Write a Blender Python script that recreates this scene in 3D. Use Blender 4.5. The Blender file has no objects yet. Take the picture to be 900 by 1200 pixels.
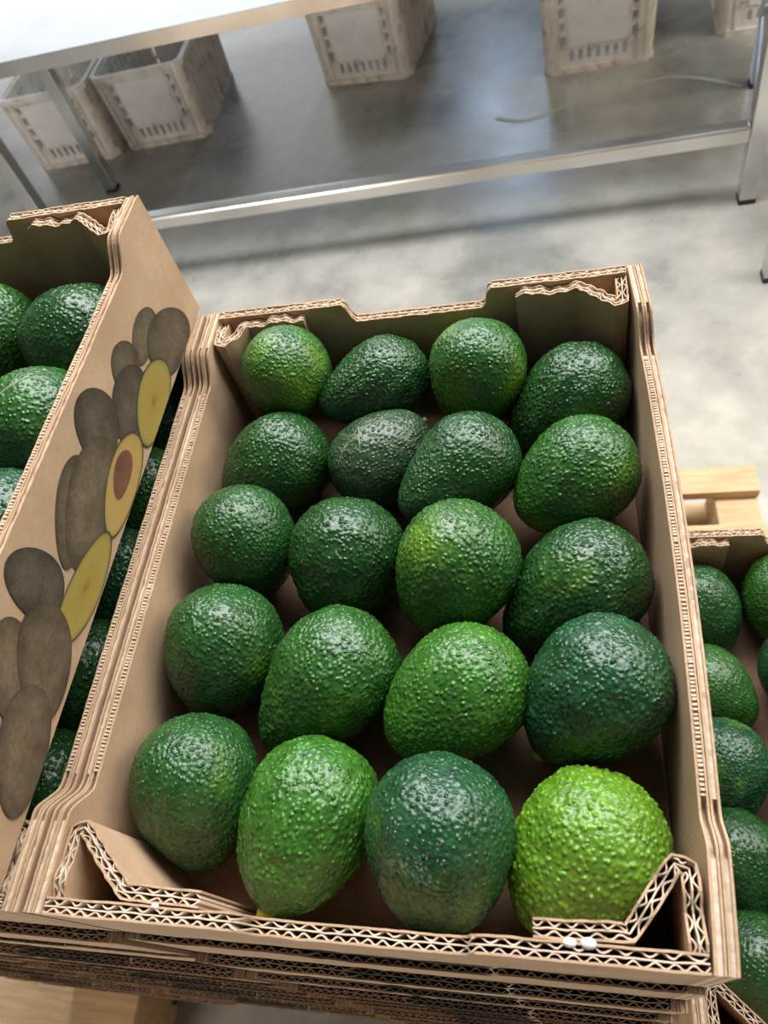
import bpy, bmesh, math, random
import numpy as np
from mathutils import Matrix, Vector
S = bpy.context.scene
COL = S.collection
R = math.radians

# ------------------------------------------------------------------ camera, world, light
cam = bpy.data.cameras.new('camera'); camo = bpy.data.objects.new('camera', cam); COL.objects.link(camo)
camo.location = (0.23025, -0.01824, 0.31560)
camo.rotation_euler = (0.592656, 0.222413, 0.093863)
cam.sensor_fit = 'VERTICAL'; cam.sensor_height = 24; cam.sensor_width = 18
cam.lens = 885 / 1200 * 24
cam.clip_start = 0.01
cam.dof.use_dof = True; cam.dof.focus_distance = 0.40; cam.dof.aperture_fstop = 10.0
S.camera = camo

w = bpy.data.worlds.new('world'); S.world = w; w.use_nodes = True
bg = w.node_tree.nodes['Background']
bg.inputs[0].default_value = (0.86, 0.93, 1.0, 1); bg.inputs[1].default_value = 0.11

def area(name, loc, target, sx, sy, power, color):
    l = bpy.data.lights.new(name, 'AREA'); l.shape = 'RECTANGLE'; l.size = sx; l.size_y = sy
    l.energy = power; l.color = color
    o = bpy.data.objects.new(name, l); COL.objects.link(o); o.location = loc
    d = Vector(target) - Vector(loc); o.rotation_euler = d.to_track_quat('-Z', 'Y').to_euler()
    return o
area('loading_door_daylight', (-3.55, 7.45, 0.75), (-3.3, 0.0, 0.2), 3.9, 3.5, 90, (0.93, 0.97, 1.0))
area('clerestory_daylight', (-0.18, 7.45, 2.2), (-0.1, 0.0, -0.5), 0.65, 1.9, 44, (0.55, 0.74, 1.0))
area('side_door_daylight', (3.0, 1.5, 1.3), (0.4, 0.9, -0.9), 1.8, 1.6, 62, (1.0, 0.94, 0.84))
area('roof_window', (0.30, 1.52, 1.62), (0.15, 0.4, -0.3), 2.6, 1.0, 122, (0.97, 0.98, 1.0))
area('front_low_fill', (-1.7, -2.2, -0.55), (-0.35, 0.0, -0.95), 1.3, 0.8, 50, (1.0, 0.93, 0.84))  # low fill added to brighten stack fronts and pallet; no door there

vs = S.view_settings
vs.view_transform = 'Standard'; vs.look = 'None'; vs.gamma = 1; vs.exposure = 0.10
vs.use_curve_mapping = False

# ------------------------------------------------------------------ helpers
def tag(o, label=None, cat=None, group=None, kind=None):
    if label: o['label'] = label
    if cat: o['category'] = cat
    if group: o['group'] = group
    if kind: o['kind'] = kind
    return o
def empty(name, loc, label, cat, group=None, rz=0.0):
    o = bpy.data.objects.new(name, None); COL.objects.link(o); o.location = loc; o.rotation_euler = (0, 0, rz)
    o.empty_display_size = 0.02
    return tag(o, label, cat, group)
def link(name, me, parent=None):
    o = bpy.data.objects.new(name, me); COL.objects.link(o)
    if parent: o.parent = parent
    return o
def mesh_of(name, bm, mat, smooth=False):
    bmesh.ops.recalc_face_normals(bm, faces=bm.faces)
    me = bpy.data.meshes.new(name); bm.to_mesh(me); bm.free()
    if mat: me.materials.append(mat)
    if smooth:
        for p in me.polygons: p.use_smooth = True
    return me
def copy_tree(o, parent=None):
    c = o.copy(); COL.objects.link(c)
    if parent: c.parent = parent
    for ch in o.children: copy_tree(ch, c)
    return c
def box(bm, x0, x1, y0, y1, z0, z1, M=None):
    v = [bm.verts.new(p if M is None else M @ Vector(p)) for p in
         ((x0,y0,z0),(x1,y0,z0),(x1,y1,z0),(x0,y1,z0),(x0,y0,z1),(x1,y0,z1),(x1,y1,z1),(x0,y1,z1))]
    for f in ((3,2,1,0),(4,5,6,7),(0,1,5,4),(1,2,6,5),(2,3,7,6),(3,0,4,7)): bm.faces.new([v[i] for i in f])
def bev(bm, w, seg=2):
    bmesh.ops.bevel(bm, geom=list(bm.edges), offset=w, segments=seg, affect='EDGES', profile=0.6)
def boxmesh(name, dims, mat, bw=0.0, seg=2):
    bm = bmesh.new(); box(bm, *dims)
    if bw: bev(bm, bw, seg)
    return mesh_of(name, bm, mat)

# ------------------------------------------------------------------ materials
def mat(name):
    m = bpy.data.materials.new(name); m.use_nodes = True
    nt = m.node_tree; b = nt.nodes['Principled BSDF']
    return m, nt, b
def N(nt, t, **kw):
    n = nt.nodes.new(t)
    for k, v in kw.items():
        if k in n.inputs: n.inputs[k].default_value = v
        else: setattr(n, k, v)
    return n
def ramp(nt, src, stops, interp='LINEAR'):
    r = nt.nodes.new('ShaderNodeValToRGB'); e = r.color_ramp.elements; r.color_ramp.interpolation = interp
    while len(e) < len(stops): e.new(0.5)
    for i, (p, c) in enumerate(stops): e[i].position = p; e[i].color = (*c, 1) if len(c) == 3 else c
    nt.links.new(src, r.inputs[0]); return r
def mix(nt, fac, a, b, mode='MIX'):
    m = nt.nodes.new('ShaderNodeMix'); m.data_type = 'RGBA'; m.blend_type = mode
    for s, v in ((m.inputs[0], fac), (m.inputs[6], a), (m.inputs[7], b)):
        if hasattr(v, 'is_linked') or hasattr(v, 'links'): nt.links.new(v, s)
        else: s.default_value = v if not isinstance(v, tuple) else (*v[:3], 1)
    return m.outputs[2]
def coords(nt, scale=(1,1,1), kind='Object'):
    tc = nt.nodes.new('ShaderNodeTexCoord'); mp = nt.nodes.new('ShaderNodeMapping')
    mp.inputs['Scale'].default_value = scale
    nt.links.new(tc.outputs[kind], mp.inputs[0]); return mp.outputs[0]
def noise(nt, vec, scale, detail=4, rough=0.55):
    n = N(nt, 'ShaderNodeTexNoise', Scale=scale, Detail=detail, Roughness=rough); nt.links.new(vec, n.inputs['Vector']); return n.outputs[0]
def bump(nt, b, h, strength, dist):
    bp = N(nt, 'ShaderNodeBump', Strength=strength, Distance=dist); nt.links.new(h, bp.inputs['Height']); nt.links.new(bp.outputs[0], b.inputs['Normal'])

def cardboard(name, c1, c2, rough=0.85):
    m, nt, b = mat(name)
    v = coords(nt)
    n1 = noise(nt, v, 28, 5); n2 = noise(nt, coords(nt, (1,1,6)), 420, 3)
    base = ramp(nt, n1, [(0.3, c1), (0.7, c2)])
    out = mix(nt, 0.35, base.outputs[0], ramp(nt, n2, [(0.35, (0.62,0.6,0.58)), (0.65, (1,1,1))]).outputs[0], 'MULTIPLY')
    oi = N(nt, 'ShaderNodeObjectInfo')
    nt.links.new(out, b.inputs['Base Color'])
    b.inputs['Roughness'].default_value = rough; b.inputs['Specular IOR Level'].default_value = 0.25
    bump(nt, b, n2, 0.25, 0.0004)
    return m
CARD = cardboard('cardboard', (0.43,0.285,0.175), (0.55,0.375,0.235))
FLUTE = cardboard('cardboard_fluting', (0.60,0.46,0.33), (0.76,0.61,0.46), 0.9)
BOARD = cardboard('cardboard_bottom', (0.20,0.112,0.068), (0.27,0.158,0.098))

def steel(name, col, r0, r1, streak=(1,30,30), bs=0.03):
    m, nt, b = mat(name)
    v = coords(nt, streak); n = noise(nt, v, 6, 5); n2 = noise(nt, coords(nt), 3.2, 4)
    b.inputs['Metallic'].default_value = 1.0
    nt.links.new(ramp(nt, n2, [(0.35, tuple(c*0.82 for c in col)), (0.65, col)]).outputs[0], b.inputs['Base Color'])
    nt.links.new(ramp(nt, n2, [(0.3, (r0,)*3), (0.7, (r1,)*3)]).outputs[0], b.inputs['Roughness'])
    bump(nt, b, n, bs, 0.002)
    return m
STEEL = steel('stainless_steel', (0.72,0.72,0.72), 0.14, 0.24)
TOP = steel('brushed_steel_sheet', (0.74,0.75,0.76), 0.30, 0.42, (1,12,3), 0.05)

TUBE = steel('satin_steel_tube', (0.76,0.75,0.73), 0.26, 0.36)
m, nt, b = mat('concrete'); FLOOR = m
v = coords(nt); a = noise(nt, v, 2.2, 8, 0.6); c = noise(nt, v, 11, 8, 0.65); d = noise(nt, v, 90, 4)
col = ramp(nt, a, [(0.36, (0.28,0.275,0.25)), (0.48, (0.43,0.41,0.36)), (0.58, (0.53,0.50,0.435)), (0.66, (0.62,0.585,0.51))]).outputs[0]
col = mix(nt, 0.45, col, ramp(nt, c, [(0.35, (0.68,0.68,0.66)), (0.6, (1,1,1))]).outputs[0], 'MULTIPLY')
vo = N(nt, 'ShaderNodeTexVoronoi', Scale=3.1); nt.links.new(v, vo.inputs['Vector'])
col = mix(nt, 0.5, col, ramp(nt, vo.outputs['Distance'], [(0.02, (0.25,0.24,0.22)), (0.05, (1,1,1))]).outputs[0], 'MULTIPLY')
nt.links.new(col, b.inputs['Base Color'])
nt.links.new(ramp(nt, a, [(0.3, (0.20,)*3), (0.7, (0.40,)*3)]).outputs[0], b.inputs['Roughness'])
b.inputs['Specular IOR Level'].default_value = 0.4
bump(nt, b, d, 0.1, 0.002)

m, nt, b = mat('pallet_wood'); WOOD = m
v = coords(nt, (1.5,14,14)); a = noise(nt, v, 9, 6, 0.6); k = noise(nt, coords(nt), 14, 3)
col = ramp(nt, a, [(0.3, (0.50,0.32,0.16)), (0.7, (0.70,0.50,0.29))]).outputs[0]
col = mix(nt, 0.8, col, ramp(nt, k, [(0.24, (0.35,0.25,0.17)), (0.32, (1,1,1))]).outputs[0], 'MULTIPLY')
nt.links.new(col, b.inputs['Base Color']); b.inputs['Roughness'].default_value = 0.75
bump(nt, b, a, 0.25, 0.001)

def plastic(name, c1, c2, dirt):
    m, nt, b = mat(name)
    v = coords(nt); a = noise(nt, v, 14, 8, 0.7); s = noise(nt, coords(nt, (1,1,0.6)), 26, 6, 0.7)
    col = ramp(nt, a, [(0.3, c1), (0.62, c2)]).outputs[0]
    col = mix(nt, 0.7, col, ramp(nt, s, [(0.34, dirt), (0.47, (1,1,1))]).outputs[0], 'MULTIPLY')
    nt.links.new(col, b.inputs['Base Color']); b.inputs['Roughness'].default_value = 0.55
    return m
CRATE = plastic('dirty_white_plastic', (0.74,0.67,0.59), (0.90,0.87,0.82), (0.50,0.38,0.29))
CRATED = plastic('grimy_white_plastic', (0.62,0.53,0.44), (0.86,0.80,0.72), (0.42,0.30,0.22))
CRATEP = plastic('smooth_white_plastic', (0.86,0.82,0.78), (0.92,0.90,0.87), (0.90,0.86,0.81))
m, nt, b = mat('black_rubber'); RUBBER = m
b.inputs['Base Color'].default_value = (0.03,0.03,0.03,1); b.inputs['Roughness'].default_value = 0.8
m, nt, b = mat('white_glue'); GLUE = m
b.inputs['Base Color'].default_value = (0.82,0.80,0.76,1); b.inputs['Roughness'].default_value = 0.3
m, nt, b = mat('avocado_stem'); STEM = m
b.inputs['Base Color'].default_value = (0.42,0.42,0.05,1); b.inputs['Roughness'].default_value = 0.6

# avocado skin: object colour = skin green, its alpha = how much lime shows through
m, nt, b = mat('avocado_skin'); SKIN = m
oi = N(nt, 'ShaderNodeObjectInfo')
at = N(nt, 'ShaderNodeAttribute', attribute_name='peb')
tc = nt.nodes.new('ShaderNodeTexCoord')
ad = N(nt, 'ShaderNodeVectorMath', operation='ADD')
mu = N(nt, 'ShaderNodeMath', operation='MULTIPLY'); mu.inputs[1].default_value = 37.0
nt.links.new(oi.outputs['Random'], mu.inputs[0])
nt.links.new(tc.outputs['Object'], ad.inputs[0]); nt.links.new(mu.outputs[0], ad.inputs[1])
vec = ad.outputs[0]
big = noise(nt, vec, 1.5, 3, 0.5); mid = noise(nt, vec, 7, 5, 0.6); fine = noise(nt, vec, 90, 3, 0.6)
mad = N(nt, 'ShaderNodeMath', operation='ADD'); nt.links.new(big, mad.inputs[0]); nt.links.new(oi.outputs['Alpha'], mad.inputs[1])
msk = ramp(nt, mad.outputs[0], [(0.66, (0,0,0)), (0.92, (1,1,1))])
dark = mix(nt, 1.0, oi.outputs['Color'], ramp(nt, mid, [(0.3, (0.55,0.6,0.6)), (0.7, (1.3,1.2,1.1))]).outputs[0], 'MULTIPLY')
col = mix(nt, msk.outputs[0], dark, (0.145,0.30,0.022))
col = mix(nt, 0.75, col, ramp(nt, at.outputs['Fac'], [(0.1, (0.55,0.6,0.55)), (0.8, (1.2,1.18,1.1))]).outputs[0], 'MULTIPLY')
nt.links.new(col, b.inputs['Base Color'])
nt.links.new(ramp(nt, mid, [(0.3, (0.24,)*3), (0.7, (0.34,)*3)]).outputs[0], b.inputs['Roughness'])
b.inputs['Specular IOR Level'].default_value = 0.55
vp = N(nt, 'ShaderNodeTexVoronoi', Scale=25.0); nt.links.new(vec, vp.inputs['Vector'])
dm = ramp(nt, vp.outputs['Distance'], [(0.0, (1,1,1)), (0.16, (0.8,0.8,0.8)), (0.42, (0.12,)*3), (0.6, (0,0,0))])
bp1 = N(nt, 'ShaderNodeBump', Strength=0.75, Distance=0.0010); nt.links.new(dm.outputs[0], bp1.inputs['Height'])
bp2 = N(nt, 'ShaderNodeBump', Strength=0.25, Distance=0.0006); nt.links.new(fine, bp2.inputs['Height'])
nt.links.new(bp1.outputs[0], bp2.inputs['Normal']); nt.links.new(bp2.outputs[0], b.inputs['Normal'])

# ------------------------------------------------------------------ floor
ZF = -1.112
fl = link('floor', boxmesh('floor', (-6, 6, -4, 9, ZF-0.1, ZF), FLOOR)); tag(fl, kind='structure')

# back wall of the hall, with the open loading door and a tall clerestory window
m, nt, b = mat('painted_wall'); b.inputs['Roughness'].default_value = 0.85
v = coords(nt); nt.links.new(ramp(nt, noise(nt, v, 1.3, 6), [(0.3, (0.24,0.24,0.23)), (0.7, (0.32,0.32,0.31))]).outputs[0], b.inputs['Base Color'])
bm = bmesh.new()
for d in ((-6,-5.5,ZF,3.6),(-5.5,-1.6,2.5,3.6),(-1.6,-0.51,ZF,3.6),(-0.51,0.15,ZF,1.25),(-0.51,0.15,3.15,3.6),(0.15,6,ZF,3.6)): box(bm, d[0], d[1], 7.5, 7.7, d[2], d[3])
tag(link('wall_back', mesh_of('wall_back', bm, m)), kind='structure')

# ------------------------------------------------------------------ cardboard tray
W, L, H = 0.280, 0.363, 0.088
T, TS = 0.0068, 0.0085
rnd = random.Random(5)
def resample(pts, step):
    out = []
    for a, b in zip(pts[:-1], pts[1:]):
        a = np.array(a, float); b = np.array(b, float); n = max(1, int(round(np.linalg.norm(b-a)/step)))
        for i in range(n): out.append(a + (b-a)*i/n)
    out.append(np.array(pts[-1], float)); return np.array(out)
def normals(p):
    t = np.gradient(p, axis=0); t /= np.linalg.norm(t, axis=1)[:, None] + 1e-12
    return np.stack([-t[:,1], t[:,0]], 1)
def smooth1(n, amp, k):
    r = np.random.RandomState(rnd.randrange(10**6)).normal(size=n+2*k)
    r = np.convolve(r, np.ones(k)/k, 'same')[k:-k] if k > 1 else r[k:-k]
    return amp * r / (abs(r).max()+1e-9)
def ribbon(bm, p, off, th, zt, zb, foot=None):
    n = normals(p); F = p if foot is None else foot; D = F - p; A = p + n*(off-th/2)[:, None]; B = p + n*(off+th/2)[:, None]
    rows = [[bm.verts.new((A[i][0]+D[i][0],A[i][1],zb)), bm.verts.new((A[i][0],A[i][1],zt[i])),
             bm.verts.new((B[i][0],B[i][1],zt[i])), bm.verts.new((B[i][0]+D[i][0],B[i][1],zb))] for i in range(len(p))]
    for r, s in zip(rows[:-1], rows[1:]):
        for k in range(4): bm.faces.new((r[k], r[(k+1)%4], s[(k+1)%4], s[k]))
    bm.faces.new(rows[0]); bm.faces.new(rows[-1][::-1])
def board(pts, zfun, zb=0.0045, drop=0.0):
    """double wall corrugated board standing on edge: (liners mesh, fluting mesh)"""
    p = resample(pts, 0.0025); n = len(p)
    zt = np.array([zfun(*q) for q in p]) - drop
    bl = bmesh.new()
    for o, j in ((T/2-0.0005, 0.0007), (-T/2+0.0005, 0.0007)):
        ribbon(bl, p, np.full(n, o)+smooth1(n, 0.0003, 5), 0.0009, zt - abs(smooth1(n, j, 4)), zb)
    bf = bmesh.new()
    ribbon(bf, p, smooth1(n, 0.0004, 5), 0.0006, zt - 0.0003 - abs(smooth1(n, 0.0008, 3)), zb)
    q = resample(pts, 0.0011); m_ = len(q); s = np.arange(m_)*0.0011
    zq = np.array([zfun(*r) for r in q]) - drop
    for c, wl in ((T/4, 0.0078), (-T/4, 0.0066)):
        ph = smooth1(m_, 1.6, 40); am = T/4-0.0007
        ribbon(bf, q, c + am*np.sin(2*np.pi*s/wl + ph + rnd.random()*6), 0.00065, zq - 0.0004 - abs(smooth1(m_, 0.0011, 6)), zb)
    return mesh_of('board', bl, CARD), mesh_of('fluting', bf, FLUTE)
def sstep(x, a, b):
    t = min(1, max(0, (x-a)/(b-a))); return t*t*(3-2*t)
def end_z(x, y):
    return H - 0.015*(sstep(x, 0.0945, 0.1010) - sstep(x, 0.1850, 0.1900))
def flap_z(x, y): return H - 0.0026 + 0.0012*math.sin(x*230+y*310) + 0.0008*math.sin(x*610-y*450)
def side_z(y):
    return H - 0.0135*(sstep(y, 0.040, 0.056) - sstep(y, L-0.056, L-0.036))
def side_meshes(x_in, sgn, bow):
    """x_in: outer face x; sgn +1 when the inside lies at larger x"""
    n = 150; y = np.linspace(0.0003, L-0.0003, n); zt = np.array([side_z(a) for a in y])
    bx = bow*np.sin(np.pi*y/L)**0.8
    b1 = bmesh.new(); b2 = bmesh.new(); b3 = bmesh.new()
    def rib(bm, o, th, z): ribbon(bm, np.stack([x_in + sgn*o + bx, y], 1), np.zeros(n), th, z, 0.0002, np.stack([x_in + sgn*o + 0*bx, y], 1))
    rib(b1, 0.0006, 0.0010, zt - abs(smooth1(n, 0.0006, 5)))
    rib(b1, 0.0034, 0.0010, zt - abs(smooth1(n, 0.0009, 7)))
    rib(b1, 0.0047, 0.0009, zt - abs(smooth1(n, 0.0009, 7)))
    rib(b1, 0.0078, 0.0011, zt - 0.0004 - abs(smooth1(n, 0.0006, 9)))
    sl = 0.005*np.array([1.0 if (0.038 < a < 0.060 or L-0.060 < a < L-0.034) else 0.0 for a in y])
    zt = zt - sl
    rib(b2, 0.0020, 0.0017, zt - 0.0012 - abs(smooth1(n, 0.0012, 2)))
    rib(b2, 0.0063, 0.0020, zt - 0.0010 - abs(smooth1(n, 0.0010, 2)))
    yy = 0.062
    while yy < L-0.062:                                     # torn perforation teeth along the rim
        k = int(np.interp(yy, y, np.arange(n)))
        o = x_in + sgn*0.0062 + bx[k]; ln = 0.0007+0.0004*rnd.random()
        zz = side_z(yy) - 0.0002 + 0.0006*rnd.random()
        box(b3, o-0.0009, o+0.0009, yy, yy+ln, zz-0.003, zz)
        yy += 0.0016 + 0.0006*rnd.random()
    return mesh_of('side', b1, CARD), mesh_of('side_layers', b2, FLUTE), mesh_of('teeth', b3, FLUTE)

FL = [(TS+0.0036, 0.0070), (TS+0.0036, 0.0335), (TS+0.0085, 0.0350), (0.044, 0.0112), (0.078, 0.0104)]
FR = [(W-x, y) for x, y in FL[:3]] + [(0.2455, 0.0112), (0.2115, 0.0104)]
BL = [(TS+0.0036, L-0.0070), (TS+0.0036, L-0.0270), (TS+0.0080, L-0.0285), (0.0290, L-0.0112), (0.0690, L-0.0104)]
BR = [(W-x, y) for x, y in BL[:3]] + [(0.2440, L-0.0112), (0.2060, L-0.0104)]
M_front = board([(TS+0.0006, T/2), (W-TS-0.0006, T/2)], end_z)
M_back = board([(TS+0.0006, L-T/2), (W-TS-0.0006, L-T/2)], end_z)
M_flaps = [board(p, flap_z) for p in (FL, FR, BL, BR)]
M_left = side_meshes(0.0, 1, 0.0)
M_right = side_meshes(W, -1, 0.0)
M_rightbow = side_meshes(W, -1, 0.0065)
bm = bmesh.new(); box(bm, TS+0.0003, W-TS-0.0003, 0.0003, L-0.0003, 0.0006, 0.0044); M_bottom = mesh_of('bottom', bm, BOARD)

def tray(x, y, z, label, group, bow=False, rz=0.0):
    t = empty('cardboard_tray', (x, y, z), label, 'box', group, rz)
    link('bottom_panel', M_bottom, t)
    for me in (M_front, M_back):
        o = link('end_panel', me[0], t); tag(link('fluting', me[1], o), kind='stuff')
    for me in M_flaps:
        o = link('corner_flap', me[0], t); tag(link('fluting', me[1], o), kind='stuff')
    for me in (M_left, M_rightbow if bow else M_right):
        o = link('side_panel', me[0], t)
        tag(link('fluting', me[1], o), kind='stuff'); tag(link('torn_edge', me[2], o), kind='stuff')
    return t

ORD = ['topmost','second','third','fourth','fifth','sixth','seventh','eighth','ninth','tenth','eleventh','twelfth']
rj = random.Random(11)
def stack(x0, yf, ktop, kbot, labels, group, first):
    out = []
    for i, k in enumerate(range(ktop, kbot+1)):
        z = -H*(k+1); jx = 0 if i == 0 else rj.uniform(-0.0012, 0.0012); rz = 0 if i == 0 else R(rj.uniform(-0.16, 0.16))
        out.append(tray(x0+jx, yf(k) + (0 if i == 0 else rj.uniform(-0.0025, 0.0015)), z, labels(i), group, first and i == 0, rz))
    return out
lean = lambda k: -0.0043*max(k, 0)
center = stack(0.0, lambda k: -0.002+lean(k), 0, 10,
      lambda i: 'open cardboard tray in the middle holding twenty avocados in five rows' if i == 0 else
      '%s cardboard tray from the top of the middle stack, seen by its corrugated front edge' % ORD[i], 'cardboard trays of the middle stack', True)
left = stack(-0.2825, lambda k: (0.0 if k < 0 else -0.002+lean(k)), -1, 10,
      lambda i: 'raised cardboard tray at left with avocado halves printed on its side' if i == 0 else
      ('cardboard tray of avocados directly under the tray with the printed side' if i == 1 else
      '%s cardboard tray from the top of the left stack, under the printed tray' % ORD[i]), 'cardboard trays of the left stack', False)
left[0].location = (-0.2935, 0.0092, 0.0); left[0].rotation_euler = (0, 0, -0.0151)
right = stack(0.291, lambda k: -0.028 - 0.003*(k-3), 3, 10,
      lambda i: 'lower cardboard tray of avocados at right edge, in front of the pallet end' if i == 0 else
      '%s cardboard tray from the top of the low right stack' % ORD[i], 'cardboard trays of the right stack', False)
outer = stack(-0.5695, lambda k: -0.004+lean(k), 4, 10,
      lambda i: '%s cardboard tray from the top of the stack at the bottom left corner' % ORD[i], 'cardboard trays of the far left stack', False)

# glue blobs on the front rim of the middle tray
def blob(x, y, z, r, parent):
    bm = bmesh.new(); bmesh.ops.create_icosphere(bm, subdivisions=3, radius=r)
    for v_ in bm.verts: v_.co = Vector((v_.co.x*1.3, v_.co.y*0.9, v_.co.z*0.8)) + Vector((x,y,z))
    tag(link('glue_blob', mesh_of('blob', bm, GLUE, True), parent), 'white glue blob')
blob(0.2245, 0.0064, H-0.0006, 0.0019, center[0]); blob(0.2310, 0.0066, H-0.0006, 0.0022, center[0]); blob(0.0600, 0.0066, H-0.0006, 0.0013, center[0])

# printed picture on the right side of the raised tray: avocados and halves, flat print
def printmat(name, kind):
    m, nt, b = mat(name)
    v = coords(nt); n1 = noise(nt, v, 60, 5, 0.65); n2 = noise(nt, coords(nt, (1,1,3)), 300, 4, 0.7)
    if kind == 'w':
        col = ramp(nt, n1, [(0.3, (0.070,0.052,0.036)), (0.7, (0.150,0.115,0.078))]).outputs[0]
        col = mix(nt, 0.6, col, ramp(nt, n2, [(0.35, (0.6,0.6,0.6)), (0.7, (1.3,1.3,1.25))]).outputs[0], 'MULTIPLY')
        g = N(nt, 'ShaderNodeAttribute', attribute_name='rad'); oi = N(nt, 'ShaderNodeObjectInfo')
        col = mix(nt, 1.0, col, ramp(nt, g.outputs['Fac'], [(0.0, (1.35,1.3,1.2)), (0.55, (1.1,1.1,1.08)), (0.9, (0.8,0.78,0.76)), (1.0, (0.62,0.60,0.58))]).outputs[0], 'MULTIPLY')
        col = mix(nt, 1.0, col, ramp(nt, oi.outputs['Random'], [(0.0, (0.75,0.75,0.78)), (1.0, (1.3,1.25,1.15))]).outputs[0], 'MULTIPLY')
    elif kind == 's':
        col = ramp(nt, n1, [(0.3, (0.10,0.042,0.022)), (0.7, (0.21,0.095,0.052))]).outputs[0]
    else:
        g = N(nt, 'ShaderNodeAttribute', attribute_name='rad')
        if kind == 'h': st = [(0.0, (0.22,0.14,0.035)), (0.22, (0.33,0.235,0.05)), (0.80, (0.34,0.255,0.06)), (0.93, (0.24,0.21,0.05)), (0.97, (0.06,0.05,0.03))]
        else: st = [(0.0, (0.42,0.27,0.08)), (0.80, (0.42,0.28,0.09)), (0.92, (0.34,0.25,0.07)), (0.96, (0.06,0.05,0.03))]
        col = ramp(nt, g.outputs['Fac'], st).outputs[0]
        col = mix(nt, 0.35, col, ramp(nt, n2, [(0.35, (0.7,0.7,0.7)), (0.65, (1,1,1))]).outputs[0], 'MULTIPLY')
    nt.links.new(col, b.inputs['Base Color']); b.inputs['Roughness'].default_value = 0.7
    b.inputs['Specular IOR Level'].default_value = 0.3
    return m
PM = {k: printmat(n, k) for k, n in (('w','printed_skin'),('s','printed_seed'),('h','printed_flesh'),('g','printed_pale_flesh'))}
PR = [('w',.310,.046,.277,.035,.016,-.016),('w',.275,.053,.252,.039,.016,-.017),('w',.268,.040,.229,.024,.020,-.023),('w',.331,.026,.292,.010,.034,-.032),
      ('w',.232,.060,.203,.036,.021,-.026),('h',.294,.022,.238,.004,.026,-.027),
      ('w',.191,.054,.143,.033,.013,-.018),('w',.212,.042,.148,.025,.019,-.029),('g',.237,.021,.172,.008,.019,-.026),('s',.223,.0215,.194,.0135,.010,-.014),
      ('w',.135,.059,.112,.036,.016,-.030),('h',.174,.014,.106,.0155,.015,-.026),
      ('w',.101,.055,.065,.031,.010,-.020),('w',.117,.036,.072,.012,.012,-.031),('w',.080,.026,.031,.009,.009,-.028)]
for i, (k, ay, az, by, bz, wy, wz) in enumerate(PR):
    bm = bmesh.new(); x = W + 0.00025 + 0.00003*i
    C = Vector(((ay+by)/2, (az+bz)/2)); A = Vector(((ay-by)/2, (az-bz)/2)); Wv = Vector((wy, wz))*0.5
    if k == 'w': A *= 1.12; Wv *= 1.15
    lay = bm.verts.layers.float.new('rad'); n = 40; rings = []
    for rr in (0.0, 0.3, 0.6, 0.8, 0.9, 0.96, 1.0):
        row = []
        for j in range(n if rr else 1):
            th = 2*math.pi*j/n; c_, s_ = math.cos(th), math.sin(th)*(1+(-0.15 if i == 11 else 0.2)*math.cos(th))
            q = C + (A*c_ + Wv*s_)*rr
            v_ = bm.verts.new((x, q.x, min(max(q.y, 0.001), side_z(q.x)-0.003) + H*0)); v_[lay] = rr; row.append(v_)
        rings.append(row)
    for j in range(n): bm.faces.new((rings[0][0], rings[1][j], rings[1][(j+1)%n]))
    for r0, r1 in zip(rings[1:-1], rings[2:]):
        for j in range(n): bm.faces.new((r0[j], r1[j], r1[(j+1)%n], r0[(j+1)%n]))
    nm, lb = {'w': ('printed_avocado', 'dark brown printed avocado'), 's': ('printed_seed', 'brown printed seed'),
              'h': ('printed_avocado_half', 'yellow printed avocado half'), 'g': ('printed_avocado_half', 'printed avocado half with a seed')}[k]
    tag(link(nm, mesh_of('print', bm, PM[k]), left[0]), lb)

# ------------------------------------------------------------------ avocados
def cellnoise(P, scale, seed, jit=0.85):
    q = P*scale; c = np.floor(q).astype(np.int64); f1 = np.full(len(P), 9.0); f2 = f1.copy(); idv = np.zeros(len(P))
    for dx in (-1,0,1):
        for dy in (-1,0,1):
            for dz in (-1,0,1):
                g = c + np.array([dx,dy,dz])
                h = (g[:,0]*73856093) ^ (g[:,1]*19349663) ^ (g[:,2]*83492791) ^ (seed*2654435761)
                h = (h*1103515245 + 12345) & 0x7fffffff
                j = np.stack([(h & 1023)/1023., ((h >> 10) & 1023)/1023., ((h >> 20) & 1023)/1023.], 1)
                d = np.linalg.norm(g + 0.5 + (j-0.5)*jit - q, axis=1)
                m1 = d < f1; f2 = np.where(m1, f1, np.minimum(f2, d)); idv = np.where(m1, ((h >> 5) & 255)/255., idv); f1 = np.where(m1, d, f1)
    return f1, f2, idv
KT = 0.18
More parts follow.
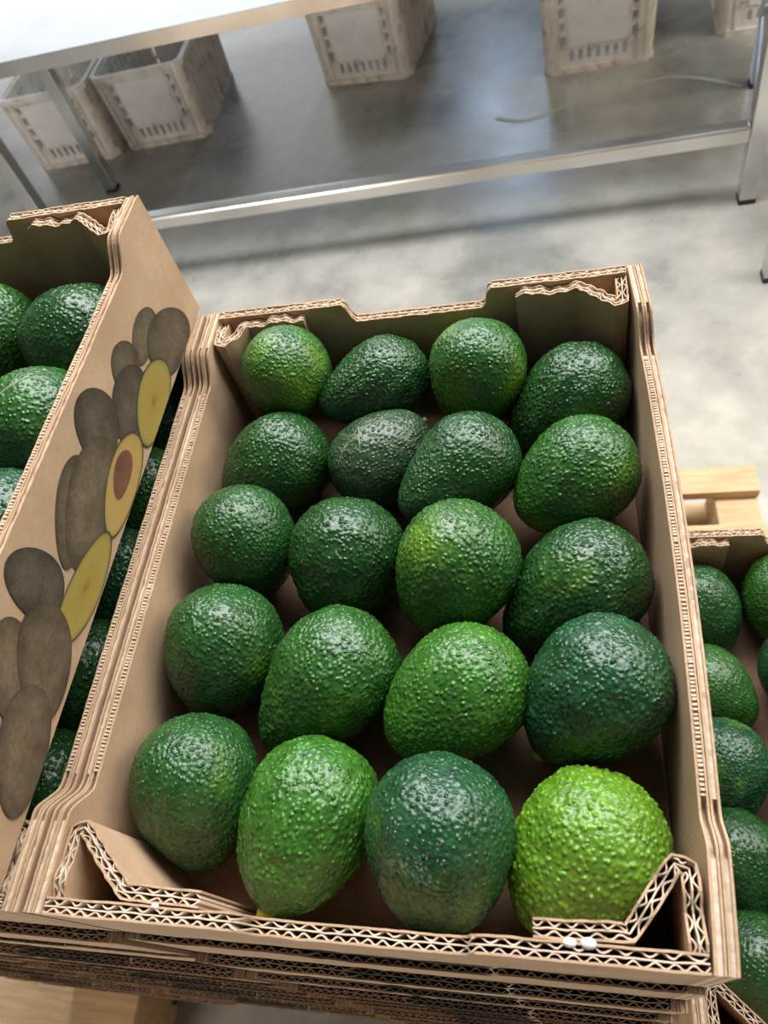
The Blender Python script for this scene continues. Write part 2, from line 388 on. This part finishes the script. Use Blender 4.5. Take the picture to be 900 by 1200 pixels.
def avo_mesh(seed, amp, cell, wrinkle, sub, neck=0.0):
    bm = bmesh.new(); bmesh.ops.create_icosphere(bm, subdivisions=sub, radius=1.0)
    me = bpy.data.meshes.new('avocado'); bm.to_mesh(me); bm.free()
    n = len(me.vertices); P = np.empty(n*3, np.float32); me.vertices.foreach_get('co', P); P = P.reshape(-1,3).astype(float)
    cz = P[:,2]; kk = (1-KT*cz)*(1-neck*0.9*np.clip(cz, 0, 1)**1.3)
    Q = np.stack([P[:,0]*0.5*kk, P[:,1]*0.5*kk, cz*0.5*1.22], 1)
    nr = np.stack([P[:,0], P[:,1], P[:,2]*0.8], 1); nr /= np.linalg.norm(nr, axis=1)[:,None]
    r = np.random.RandomState(seed)
    lump = sum(a*np.sin(Q@(r.normal(size=3)*fq)+r.rand()*6) for a, fq in ((0.006, 5), (0.004, 8), (0.0022, 14), (0.0016, 22)))
    wob = np.stack([np.sin(Q@(r.normal(size=3)*30)+r.rand()*6) for _ in range(3)], 1)*0.006
    QA = Q + wob; QA = QA*np.array([1,1,1.0+0.5*wrinkle])
    f1, f2, idv = cellnoise(QA, 1/cell, seed)
    dome = np.clip(1-(f1/0.56)**2, 0, 1) * (0.35+0.85*idv)
    g1, g2, id2 = cellnoise(QA*np.array([1,1,1+wrinkle]), 1/(cell*2.3), seed+7)
    ridge = np.clip((g2-g1)*1.6, 0, 1)
    h = amp*(dome + 0.55*ridge*(0.4+0.6*wrinkle) )
    fade = 1-0.55*np.clip((cz-0.75)/0.25, 0, 1)
    Q = Q + nr*((h*fade) - amp*0.8 + lump)[:,None]
    # blossom end nub / stem dimple
    Q[:,2] -= 0.02*np.exp(-((1-cz)/0.012))
    Q[:,2] = np.where(Q[:,2] > 0, Q[:,2]*(1+neck), Q[:,2])
    co = np.ascontiguousarray(Q/np.array([1,1,1.22]), np.float32)          # unit length along the axis
    me.vertices.foreach_set('co', co.ravel())
    at = me.attributes.new('peb', 'FLOAT', 'POINT'); at.data.foreach_set('value', (dome*0.8+0.2*ridge).astype(np.float32))
    me.polygons.foreach_set('use_smooth', [True]*len(me.polygons)); me.materials.append(SKIN); me.update()
    return me
VAR = [avo_mesh(1, 0.0100, 0.037, 0.1, 7), avo_mesh(2, 0.0080, 0.036, 0.4, 7), avo_mesh(3, 0.0090, 0.037, 0.8, 7),
       avo_mesh(4, 0.0060, 0.038, 0.6, 7), avo_mesh(5, 0.0150, 0.043, 0.1, 7), avo_mesh(6, 0.0040, 0.038, 0.5, 7),
       avo_mesh(7, 0.0090, 0.037, 0.3, 7), avo_mesh(8, 0.0095, 0.036, 0.2, 7, 0.20), avo_mesh(9, 0.0065, 0.037, 0.6, 7, 0.24)]
VLO = [avo_mesh(11, 0.0100, 0.044, 0.5, 6), avo_mesh(12, 0.0070, 0.044, 0.8, 6)]
bm = bmesh.new(); bmesh.ops.create_cone(bm, cap_ends=True, segments=12, radius1=0.075, radius2=0.055, depth=0.075)
bev(bm, 0.012, 1); M_stem = mesh_of('stem', bm, STEM, True)

def axes(az, el):
    z = Vector((math.cos(az)*math.cos(el), math.sin(az)*math.cos(el), math.sin(el)))
    x = Vector((0,0,1)).cross(z).normalized(); y = z.cross(x)
    return Matrix((x, y, z)).transposed()
def avocado(x, y, z, az, el, s, asp, me, color, label, group=None, spin=0.0, stem=False, zmin=None):
    o = link('avocado', me); o.color = color
    Rm = axes(az, el).to_4x4() @ Matrix.Rotation(spin, 4, 'Z')
    if z is None or isinstance(z, tuple):                   # rest on the tray bottom
        n = len(me.vertices); P = np.empty(n*3, np.float32); me.vertices.foreach_get('co', P); P = P.reshape(-1,3)
        A = np.array(Rm.to_3x3()) @ np.diag([s, s, s*asp])
        z = z[0] - float((P @ A.T)[:,2].min())
    elif zmin is not None:
        n = len(me.vertices); P = np.empty(n*3, np.float32); me.vertices.foreach_get('co', P); P = P.reshape(-1,3)
        z = max(z, zmin - float((P @ (np.array(Rm.to_3x3()) @ np.diag([s, s, s*asp])).T)[:,2].min()))
    o.matrix_world = Matrix.Translation((x,y,z)) @ Rm @ Matrix.Diagonal((s, s, s*asp, 1))
    tag(o, label, 'avocado', group)
    if stem:
        c = link('stem', M_stem, o); c.location = (0, 0, 0.505); tag(c, 'yellow green stem stub')
    return o
m, nt, b = mat('healed_scratch'); SCAR = m
b.inputs['Base Color'].default_value = (0.20,0.22,0.13,1); b.inputs['Roughness'].default_value = 0.7
m, nt, b = mat('brown_scar'); SCARB = m
b.inputs['Base Color'].default_value = (0.16,0.09,0.045,1); b.inputs['Roughness'].default_value = 0.8
def scar(o, lines, wd):
    """thin healed scratches lying on the skin; points are world directions from the fruit's centre"""
    me = o.data; n = len(me.vertices); P = np.empty(n*3, np.float32); me.vertices.foreach_get('co', P); P = P.reshape(-1,3)
    A = np.array(o.matrix_world.to_3x3()); Wp = P @ A.T; U = Wp/np.linalg.norm(Wp, axis=1)[:,None]
    inv = o.matrix_world.to_3x3().inverted(); bm = bmesh.new()
    for ln in lines:
        pts = resample([np.array(p, float)/np.linalg.norm(p) for p in ln], 0.03); prev = None
        for i, d in enumerate(pts):
            d = d/np.linalg.norm(d); k = np.argsort(U @ d)[-6:]; r = np.linalg.norm(Wp[k], axis=1).max()
            t = pts[min(i+1, len(pts)-1)] - pts[max(i-1, 0)]; side = np.cross(t, d); side /= np.linalg.norm(side)+1e-9
            w_ = wd*(0.25+0.75*math.sin(math.pi*(i+0.5)/len(pts)))
            row = [bm.verts.new(inv @ Vector(d*r + side*a*w_ + d*h)) for a, h in ((-1, -0.0003), (0, 0.00035), (1, -0.0003))]
            if prev:
                for q in (0, 1): bm.faces.new((prev[q], prev[q+1], row[q+1], row[q]))
            prev = row
    tag(link('scar', mesh_of('scar', bm, SCAR, True), o), 'pale healed scratch')
AVO = [(0.0553,0.3225,-0.0300,-1.767,-1.6041,0.0575,1.2786),(0.1135,0.3191,-0.0384,-2.6379,0.0223,0.0559,1.2736),
(0.1790,0.3170,-0.0388,-2.0082,-1.1604,0.0604,1.2376),(0.2349,0.3014,-0.0493,-2.6314,-0.3834,0.0615,1.2349),
(0.0479,0.2629,-0.0487,-2.6754,-0.2891,0.0630,1.2334),(0.1198,0.2662,-0.0484,0.6710,0.1886,0.0567,1.2483),
(0.1714,0.2468,-0.0402,-2.3966,0.0492,0.0589,1.2538),(0.2354,0.2377,-0.0437,-2.6179,-0.3963,0.0619,1.2306),
(0.0439,0.2014,-0.0432,-1.398,-1.2013,0.0602,1.2255),(0.1050,0.1917,-0.0507,-1.8108,-0.6327,0.0678,1.1312),
(0.1695,0.1792,-0.0423,-2.1878,-0.7683,0.0657,1.2211),(0.2338,0.1721,-0.0524,-2.6276,-0.3867,0.0636,1.2481),
(0.0404,0.1350,-0.0491,-1.8926,-0.6826,0.0651,1.1859),(0.1033,0.1201,-0.0504,-2.4199,-0.3434,0.0654,1.2624),
(0.1718,0.1111,-0.0469,-2.5043,-0.1895,0.0638,1.2531),(0.2385,0.1120,-0.0450,-2.4500,-0.5500,0.0640,1.2600),
(0.0425,0.0603,-0.0509,-1.473,-0.6543,0.0642,1.2193),(0.1040,0.0469,-0.0462,-1.9495,-0.1109,0.0657,1.2529),
(0.1693,0.0397,-0.0390,-1.6774,-0.7614,0.0643,1.2659),(0.2304,0.0409,-0.0521,-2.3546,-0.3835,0.0645,1.2470)]
MK = (0.026,0.104,0.024); DK = (0.019,0.083,0.018); MD = (0.034,0.130,0.022); BR_ = (0.052,0.185,0.020); GR = (0.036,0.082,0.034); BL_ = (0.020,0.092,0.034); LM = (0.125,0.300,0.015)
INFO = [  # variant, colour, lime amount, label
 (3, MD, 0.14, 'smooth green avocado with a lime patch in the back left corner of the middle tray'),
 (7, DK, 0.00, 'dark pebbly avocado second from left against the back wall of the middle tray'),
 (3, MD, 0.22, 'lime-sided avocado in the back row under the notch of the middle tray'),
 (7, DK, 0.05, 'dark knobbly avocado in the back right corner of the middle tray'),
 (2, DK, 0.00, 'very dark glossy avocado first in the second row, beside the left wall'),
 (5, GR, 0.00, 'dark smooth-skinned avocado with its stem scar up, second in the second row'),
 (8, DK, 0.02, 'dark avocado with a blackish left flank, third in the second row'),
 (6, MD, 0.19, 'large wrinkled avocado with a lime left edge, right end of the second row'),
 (1, MK, 0.05, 'dark green avocado at the left end of the third row, by the left wall'),
 (0, DK, 0.04, 'round dark green avocado with glinting pebbles, second in the third row'),
 (6, MD, 0.13, 'pale green avocado with a yellowish oval patch in the centre of the tray'),
 (7, DK, 0.10, 'dark avocado with yellow-green tip bumps, right end of the third row'),
 (1, MK, 0.03, 'dark avocado at the left end of the fourth row, tapering down behind the front one'),
 (7, MD, 0.05, 'plump pebbly green avocado second from left in the fourth row'),
 (6, BR_, 0.06, 'light green avocado third from left in the fourth row, above the yellow stem'),
 (0, BL_, 0.02, 'big bluish-green avocado at the right end of the fourth row'),
 (1, MK, 0.07, 'green avocado in the front left corner behind the folded flap'),
 (0, BR_, 0.10, 'bright pebbly avocado with a yellow stem stub, second in the front row'),
 (2, BL_, 0.05, 'long dark green avocado third in the front row, at the front notch'),
 (4, LM, 0.25, 'bright lime green coarse-bumped avocado in the front right corner')]
rs = random.Random(3)
for i, (a, (vi, c, al, lb)) in enumerate(zip(AVO, INFO)):
    o = avocado(*a, VAR[vi], (*c, al), lb, 'avocados in the middle tray', rs.uniform(0, 6.28), i in (17, 15), -H+0.0046)
    if i == 5:
        me = M_stem.copy(); me.materials.clear(); me.materials.append(SCARB); me.transform(Matrix.Scale(0.55, 4))
        c_ = link('stem_scar', me, o); c_.location = (0, 0, 0.492); tag(c_, 'small brown stem scar')
        scar(o, [[(-0.55,-0.35,0.7),(-0.25,-0.1,0.85),(-0.05,0.15,0.85)], [(-0.25,-0.1,0.85),(-0.2,-0.35,0.75)], [(-0.3,0.1,0.85),(-0.25,-0.1,0.85),(-0.08,-0.3,0.8)],
                 [(-0.5,-0.1,0.75),(-0.25,-0.1,0.85)], [(0.1,0.2,0.85),(0.4,0.0,0.85)], [(-0.6,-0.5,0.5),(-0.45,-0.2,0.75)]], 0.0006)

def fill(spots, zf, group, lbl):
    for i, (x, y, az, el, s) in enumerate(spots):
        c = [DK, MD, BL_, DK][i % 4]
        o = avocado(x, y, (zf+0.0002,), R(az), R(el), s, 1.24, (VAR + VLO)[[1,3,0,9,10,2][i % 6]], (*c, 0.03*(i % 3)), lbl(i), group, rs.uniform(0, 6.28))
        if i == 1 and 'raised' in group: scar(o, [[(-0.1,-0.3,0.8),(0.15,-0.05,0.85),(0.35,0.15,0.8),(0.6,0.2,0.7)]], 0.0009)
UL = [(-0.057,0.304,170,-8,0.066),(-0.060,0.234,178,-4,0.067),(-0.056,0.167,165,-10,0.064),(-0.056,0.102,-150,-20,0.063),(-0.056,0.042,-140,-20,0.060),
      (-0.130,0.314,-120,-20,0.064),(-0.143,0.245,-110,-20,0.062),(-0.133,0.177,-110,-20,0.062),(-0.133,0.110,-110,-20,0.062),(-0.130,0.046,-110,-15,0.060)]
ULL = ['big pebbly avocado at the back right of the raised left tray','wide dark avocado with a long scratch, second by the raised tray\'s printed side',
       'third avocado from the back along the printed side of the raised tray','fourth avocado from the back along the printed side of the raised tray',
       'front avocado along the printed side of the raised tray','avocado in the raised left tray\'s second column, at the back, cut by the picture edge']
fill(UL, 0.0046, 'avocados in the raised left tray', lambda i: ULL[i] if i < 6 else '%s avocado from the back in the raised left tray\'s second column, beyond the picture edge' % ORD[i-5])
LLs = [(-0.045,0.312,-100,-30,0.060),(-0.045,0.246,-95,-25,0.060),(-0.045,0.182,-100,-30,0.060),(-0.045,0.118,-95,-25,0.061),(-0.045,0.054,-100,-25,0.060)]
fill(LLs, -H+0.0046, 'avocados seen through the gap under the printed tray', lambda i: '%s avocado from the back in the dark gap under the printed tray' % ['first','second','third','fourth','fifth'][i])
Rt = [(0.337,0.283,-60,-40,0.067),(0.338,0.214,-35,-25,0.064),(0.337,0.149,-80,-40,0.066),(0.337,0.083,-70,-35,0.066),(0.337,0.018,-80,-45,0.065),
      (0.405,0.293,-100,-35,0.066),(0.407,0.226,-90,-40,0.064),(0.405,0.161,-100,-35,0.066),(0.405,0.095,-90,-35,0.066),(0.405,0.030,-90,-45,0.064)]
RtL = ['%s avocado from the back in the lower right tray, beside the middle stack' % k for k in ('first','second','third','fourth','fifth')] + \
      ['%s avocado from the back in the lower right tray\'s second column at the picture edge' % k for k in ('first','second','third','fourth','fifth')]
for c in (0.469, 0.535):
    for k in range(5): Rt.append((c, 0.295-0.064*k, -90+8*k, -30, 0.059))
fill(Rt, -4*H+0.0046, 'avocados in the lower right tray', lambda i: RtL[i] if i < 10 else '%s from the back, avocado in the %s column of the lower right tray' % ((['first']+ORD[1:])[(i-10) % 5], 'third' if i < 15 else 'rightmost'))

# ------------------------------------------------------------------ pallets
def pallet(x0, x1, boards, strings, bottoms, label):
    t = empty('wooden_pallet', ((x0+x1)/2, boards[0][0], ZF), label, 'pallet')
    ox, oy = t.location.x, t.location.y
    for i, (a, b_) in enumerate(boards):
        o = link('deck_board', boxmesh('deck', (x0-ox, x1-ox+0.004*math.sin(i*2.1), a-oy, b_-oy, 0.122, 0.144), WOOD, 0.003), t)
    for a, b_ in strings:
        link('stringer', boxmesh('stringer', (a-ox, b_-ox, boards[0][0]+0.005-oy, boards[-1][1]-0.005-oy, 0.022, 0.122), WOOD, 0.003), t)
    for a, b_ in bottoms:
        link('bottom_board', boxmesh('bottom_board', (x0-ox, x1-ox, a-oy, b_-oy, 0.0, 0.022), WOOD, 0.003), t)
    return t
pallet(-0.440, 0.587, [(-0.032,0.045),(0.095,0.185),(0.25,0.34),(0.405,0.495),(0.56,0.65),(0.70,0.775),(0.846,0.907)],
       [(-0.438,-0.36),(0.03,0.11),(0.509,0.585)], [(-0.03,0.06),(0.38,0.48),(0.815,0.905)], 'pale wooden pallet under the middle stack with one end showing beyond the lower tray')
pallet(-1.47, -0.451, [(-0.165,-0.020),(0.055,0.145),(0.22,0.31),(0.385,0.475),(0.55,0.64),(0.71,0.80)],
       [(-1.468,-1.39),(-1.0,-0.92),(-0.531,-0.453)], [(-0.16,-0.06),(0.27,0.37),(0.70,0.798)], 'pale wooden pallet at the bottom left corner under the far left stack')

# ------------------------------------------------------------------ steel table
YT, ZT = 1.883, -0.400
tb = empty('steel_table', (-0.4, YT, ZF), 'long stainless steel table on square legs behind the trays', 'table')
def tpart(name, dims, m, bw=0.003):
    x0,x1,y0,y1,z0,z1 = dims
    return link(name, boxmesh(name, (x0+0.4, x1+0.4, y0-YT, y1-YT, z0-ZF, z1-ZF), m, bw), tb)
XL, XR, YB = -1.44, 0.890, 2.95  # back edge extended out of view beyond the legs to shade floor and crates
bm = bmesh.new()                                            # folded sheet: flat top with a lip turned down all round
box(bm, XL, XR, YT, YB, ZT-0.004, ZT)
for d in ((XL,XR,YB-0.004,YB),(XL,XL+0.004,YT+0.004,YB-0.004),(XR-0.004,XR,YT+0.004,YB-0.004)): box(bm, *d, ZT-0.036, ZT-0.004)
bmesh.ops.translate(bm, verts=bm.verts, vec=(0.4, -YT, -ZF))
link('tabletop', mesh_of('tabletop', bm, TOP), tb)
tpart('front_lip', (XL, XR, YT-0.002, YT, ZT-0.036, ZT-0.001), STEEL, 0.0006)

def leg(x, y, s=0.042):
    o = tpart('leg', (x-s/2, x+s/2, y-s/2, y+s/2, ZF+0.012, ZT-0.0042), STEEL)
    f = tpart('foot', (x-s/2-0.001, x+s/2+0.001, y-s/2-0.001, y+s/2+0.001, ZF, ZF+0.016), RUBBER); f.parent = o
leg(0.745, YT+0.022); leg(-1.300, YT+0.022); leg(0.862, 2.46); leg(-1.385, 2.46)
tpart('stretcher', (-1.278, 0.7235, YT+0.001, YT+0.043, -0.930, -0.888), TUBE, 0.007)
o = link('stretcher', boxmesh('stretcher', (-0.021, 0.021, 0.026, 0.52, -0.021, 0.021), TUBE, 0.007), tb)
o.location = (0.745+0.4, 0.022, -0.909-ZF); o.rotation_euler = (0, 0, -math.atan2(0.117, 0.555))

# neighbouring steel stand: only one foot reaches into the picture
st = empty('steel_stand', (1.1, 1.8, ZF), 'stainless steel stand at the right edge, only its leg showing', 'stand')
def spart(name, x0,x1,y0,y1,z0,z1, m, par=None):
    return link(name, boxmesh(name, (x0-1.1, x1-1.1, y0-1.8, y1-1.8, z0-ZF, z1-ZF), m, 0.002), par or st)
for x, y in ((0.752,1.585),(1.5,1.585),(1.5,1.82),(1.02,1.82)):
    l_ = spart('leg', x-0.019, x+0.019, y-0.019, y+0.019, ZF+0.012, -0.42, STEEL); spart('foot', x-0.020, x+0.020, y-0.020, y+0.020, ZF, ZF+0.016, RUBBER, l_)
spart('top', 0.732, 1.53, 1.56, 1.845, -0.42, -0.385, STEEL); spart('cross_bar', 0.7715, 1.4805, 1.572, 1.598, -0.46, -0.43, STEEL)

# ------------------------------------------------------------------ crates
CW, CD, CH, TAP = 0.300, 0.400, 0.232, 0.955
def gridwall(bm, us, vs_, hole, P):
    nu, nv = len(us)-1, len(vs_)-1; cache = {}
    def vt(i, j, d):
        k = (i,j,d)
        if k not in cache: cache[k] = bm.verts.new(P(us[i], vs_[j], d))
        return cache[k]
    sol = lambda i, j: 0 <= i < nu and 0 <= j < nv and not hole(i, j)
    for i in range(nu):
        for j in range(nv):
            if not sol(i, j): continue
            for d in (0, 1): bm.faces.new((vt(i,j,d), vt(i+1,j,d), vt(i+1,j+1,d), vt(i,j+1,d)))
            if not sol(i-1,j): bm.faces.new((vt(i,j,0), vt(i,j+1,0), vt(i,j+1,1), vt(i,j,1)))
            if not sol(i+1,j): bm.faces.new((vt(i+1,j,0), vt(i+1,j+1,0), vt(i+1,j+1,1), vt(i+1,j,1)))
            if not sol(i,j-1): bm.faces.new((vt(i,j,0), vt(i+1,j,0), vt(i+1,j,1), vt(i,j,1)))
            if not sol(i,j+1): bm.faces.new((vt(i,j+1,0), vt(i+1,j+1,0), vt(i+1,j+1,1), vt(i,j+1,1)))
def tp(v): return TAP + (1-TAP)*v/CH
def P_end(sy):
    return lambda u, v, d: (u*tp(v), sy*(CD/2*tp(v) - 0.006 - 0.018*d), v)
def P_side(sx):
    return lambda u, v, d: (sx*(CW/2*tp(v) - 0.006 - 0.014*d), u*tp(v), v)
def slots(lo, hi, n, frac):
    out = []; p = (hi-lo)/n
    for i in range(n): out += [lo+p*(i+0.5-frac/2), lo+p*(i+0.5+frac/2)]
    return out
eu = [-CW/2+0.02, -0.102, -0.088] + slots(-0.084, 0.084, 7, 0.48) + [0.088, 0.102, CW/2-0.02]
ev = [0.004, 0.030, 0.060, 0.072, 0.098, 0.108, 0.134, 0.144, 0.170, 0.180, 0.202, CH-0.006]
def ehole(i, j):
    bottom = set(range(3, 16, 2))
    if j == 1 and i in bottom: return True
    return i in (1, 17) and j in (3, 5, 7, 9)
su = [-CD/2+0.02] + slots(-CD/2+0.03, CD/2-0.03, 11, 0.4) + [CD/2-0.02]
sv = [0.004, 0.030, 0.085, 0.100, 0.150, 0.165, 0.205, CH-0.006]
def shole(i, j): return i % 2 == 1 and j in (1, 3, 5)
def ringframe(bm, x, y, z0, z1, th, ch):
    def oct_(a, b_, c_, z): return [bm.verts.new(p) for p in ((-a+c_,-b_,z),(a-c_,-b_,z),(a,-b_+c_,z),(a,b_-c_,z),(a-c_,b_,z),(-a+c_,b_,z),(-a,b_-c_,z),(-a,-b_+c_,z))]
    o0, o1 = oct_(x,y,ch,z0), oct_(x,y,ch,z1); i0, i1 = oct_(x-th,y-th,ch*0.7,z0), oct_(x-th,y-th,ch*0.7,z1)
    for k in range(8):
        j = (k+1) % 8
        for f in ((o0[k],o0[j],o1[j],o1[k]), (i0[j],i0[k],i1[k],i1[j]), (o1[k],o1[j],i1[j],i1[k]), (i0[k],i0[j],o0[j],o0[k])): bm.faces.new(f)
def crate_proto():
    t = bpy.data.objects.new('plastic_crate', None); COL.objects.link(t)
    for sy in (-1, 1):
        bm = bmesh.new(); gridwall(bm, eu, ev, ehole, P_end(sy)); e = link('end_wall', mesh_of('end_wall', bm, CRATE), t)
        bm = bmesh.new(); P = P_end(sy)
        v = [bm.verts.new(P(u, z, d)) for d in (-0.17, 0.0) for u, z in ((-0.078,0.070),(0.078,0.070),(0.078,0.205),(-0.078,0.205))]
        for f in ((0,1,2,3),(4,5,6,7),(0,1,5,4),(1,2,6,5),(2,3,7,6),(3,0,4,7)): bm.faces.new([v[i] for i in f])
        link('label_panel', mesh_of('label_panel', bm, CRATEP), e)
        bm = bmesh.new()
        for u in (-0.108, 0.108):
            v = [bm.verts.new(P(a, z, d)) for d in (-0.28, 0.0) for a, z in ((u-0.004,0.012),(u+0.004,0.012),(u+0.004,CH-0.01),(u-0.004,CH-0.01))]
            for f in ((0,1,2,3),(4,5,6,7),(0,1,5,4),(1,2,6,5),(2,3,7,6),(3,0,4,7)): bm.faces.new([v[i] for i in f])
        tag(link('rib', mesh_of('rib', bm, CRATED), e), kind='stuff')
    for sx in (-1, 1):
        bm = bmesh.new(); gridwall(bm, su, sv, shole, P_side(sx)); e = link('side_wall', mesh_of('side_wall', bm, CRATE), t)
        bm = bmesh.new(); P = P_side(sx)
        for k in range(12):
            u = -CD/2+0.03 + (CD-0.06)/11*k
            v = [bm.verts.new(P(a, z, d)) for d in (-0.42, 0.0) for a, z in ((u-0.0045,0.012),(u+0.0045,0.012),(u+0.0045,CH-0.01),(u-0.0045,CH-0.01))]
            for f in ((0,1,2,3),(4,5,6,7),(0,1,5,4),(1,2,6,5),(2,3,7,6),(3,0,4,7)): bm.faces.new([v[i] for i in f])
        tag(link('rib', mesh_of('rib', bm, CRATED), e), kind='stuff')
        for sy in (-1, 1):                                   # rounded corner column
            bm = bmesh.new(); rows = []
            for z in (0.004, CH-0.006):
                row = []
                for k in range(7):
                    a = math.pi/2*k/6
                    for rr in (0.022, 0.016):
                        row.append(bm.verts.new((sx*(CW/2*tp(z)-0.024+rr*math.cos(a)), sy*(CD/2*tp(z)-0.024+rr*math.sin(a)), z)))
                rows.append(row)
            a_, b_ = rows
            for k in range(6):
                bm.faces.new((a_[2*k],a_[2*k+2],b_[2*k+2],b_[2*k])); bm.faces.new((a_[2*k+1],b_[2*k+1],b_[2*k+3],a_[2*k+3]))
                bm.faces.new((b_[2*k],b_[2*k+2],b_[2*k+3],b_[2*k+1])); bm.faces.new((a_[2*k],a_[2*k+1],a_[2*k+3],a_[2*k+2]))
            bm.faces.new((a_[0],b_[0],b_[1],a_[1])); bm.faces.new((a_[12],a_[13],b_[13],b_[12]))
            link('corner_column', mesh_of('corner_column', bm, CRATED), t)
    bm = bmesh.new(); ringframe(bm, CW/2+0.002, CD/2+0.002, CH-0.014, CH, 0.014, 0.022); link('rim', mesh_of('rim', bm, CRATE), t)
    bm = bmesh.new(); ringframe(bm, CW/2*TAP+0.002, CD/2*TAP+0.002, 0.0, 0.014, 0.012, 0.022)
    box(bm, -CW/2*TAP+0.008, CW/2*TAP-0.008, -CD/2*TAP+0.008, CD/2*TAP-0.008, 0.004, 0.010); link('base', mesh_of('base', bm, CRATED), t)
    return t
cr = crate_proto()
SC = 1.24
def rescale(o):
    if o.data: o.data.transform(Matrix.Scale(SC, 4))
    for c in o.children: rescale(c)
rescale(cr)
CR = [(-1.611, 2.920, 0.3, 'dirty white plastic crate at far left on the floor, crossed by the table leg'),
      (-1.224, 2.955, 0.6, 'dirty white plastic crate second from left, touching the far left crate'),
      (-0.399, 3.144, -9.0, 'white plastic crate standing alone and turned, left of centre beyond the table'),
      (0.412, 2.950, -2.0, 'white plastic crate standing squarely, second from right beyond the table'),
      (0.985, 3.000, -4.0, 'white plastic crate at the top right corner of the picture')]
for i, (x, y, a, lb) in enumerate(CR):
    o = cr if i == 0 else copy_tree(cr)
    o.location = (x, y, ZF); o.rotation_euler = (0, 0, R(a)); tag(o, lb, 'crate', 'plastic crates on the concrete floor')

# added pale strip standing in for a wavy light streak on the floor
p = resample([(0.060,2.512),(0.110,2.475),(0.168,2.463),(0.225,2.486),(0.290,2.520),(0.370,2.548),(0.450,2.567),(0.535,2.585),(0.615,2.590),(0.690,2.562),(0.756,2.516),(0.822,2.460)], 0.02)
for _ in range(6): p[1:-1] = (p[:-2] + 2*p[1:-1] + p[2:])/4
m, nt, b = mat('pale_strip'); b.inputs['Base Color'].default_value = (0.55,0.525,0.46,1); b.inputs['Roughness'].default_value = 0.5
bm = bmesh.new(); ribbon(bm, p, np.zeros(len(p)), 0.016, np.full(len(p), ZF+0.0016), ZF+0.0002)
tag(link('strip', mesh_of('strip', bm, m)), 'added pale strip standing in for a wavy light streak on the floor behind the table bar', 'strip')
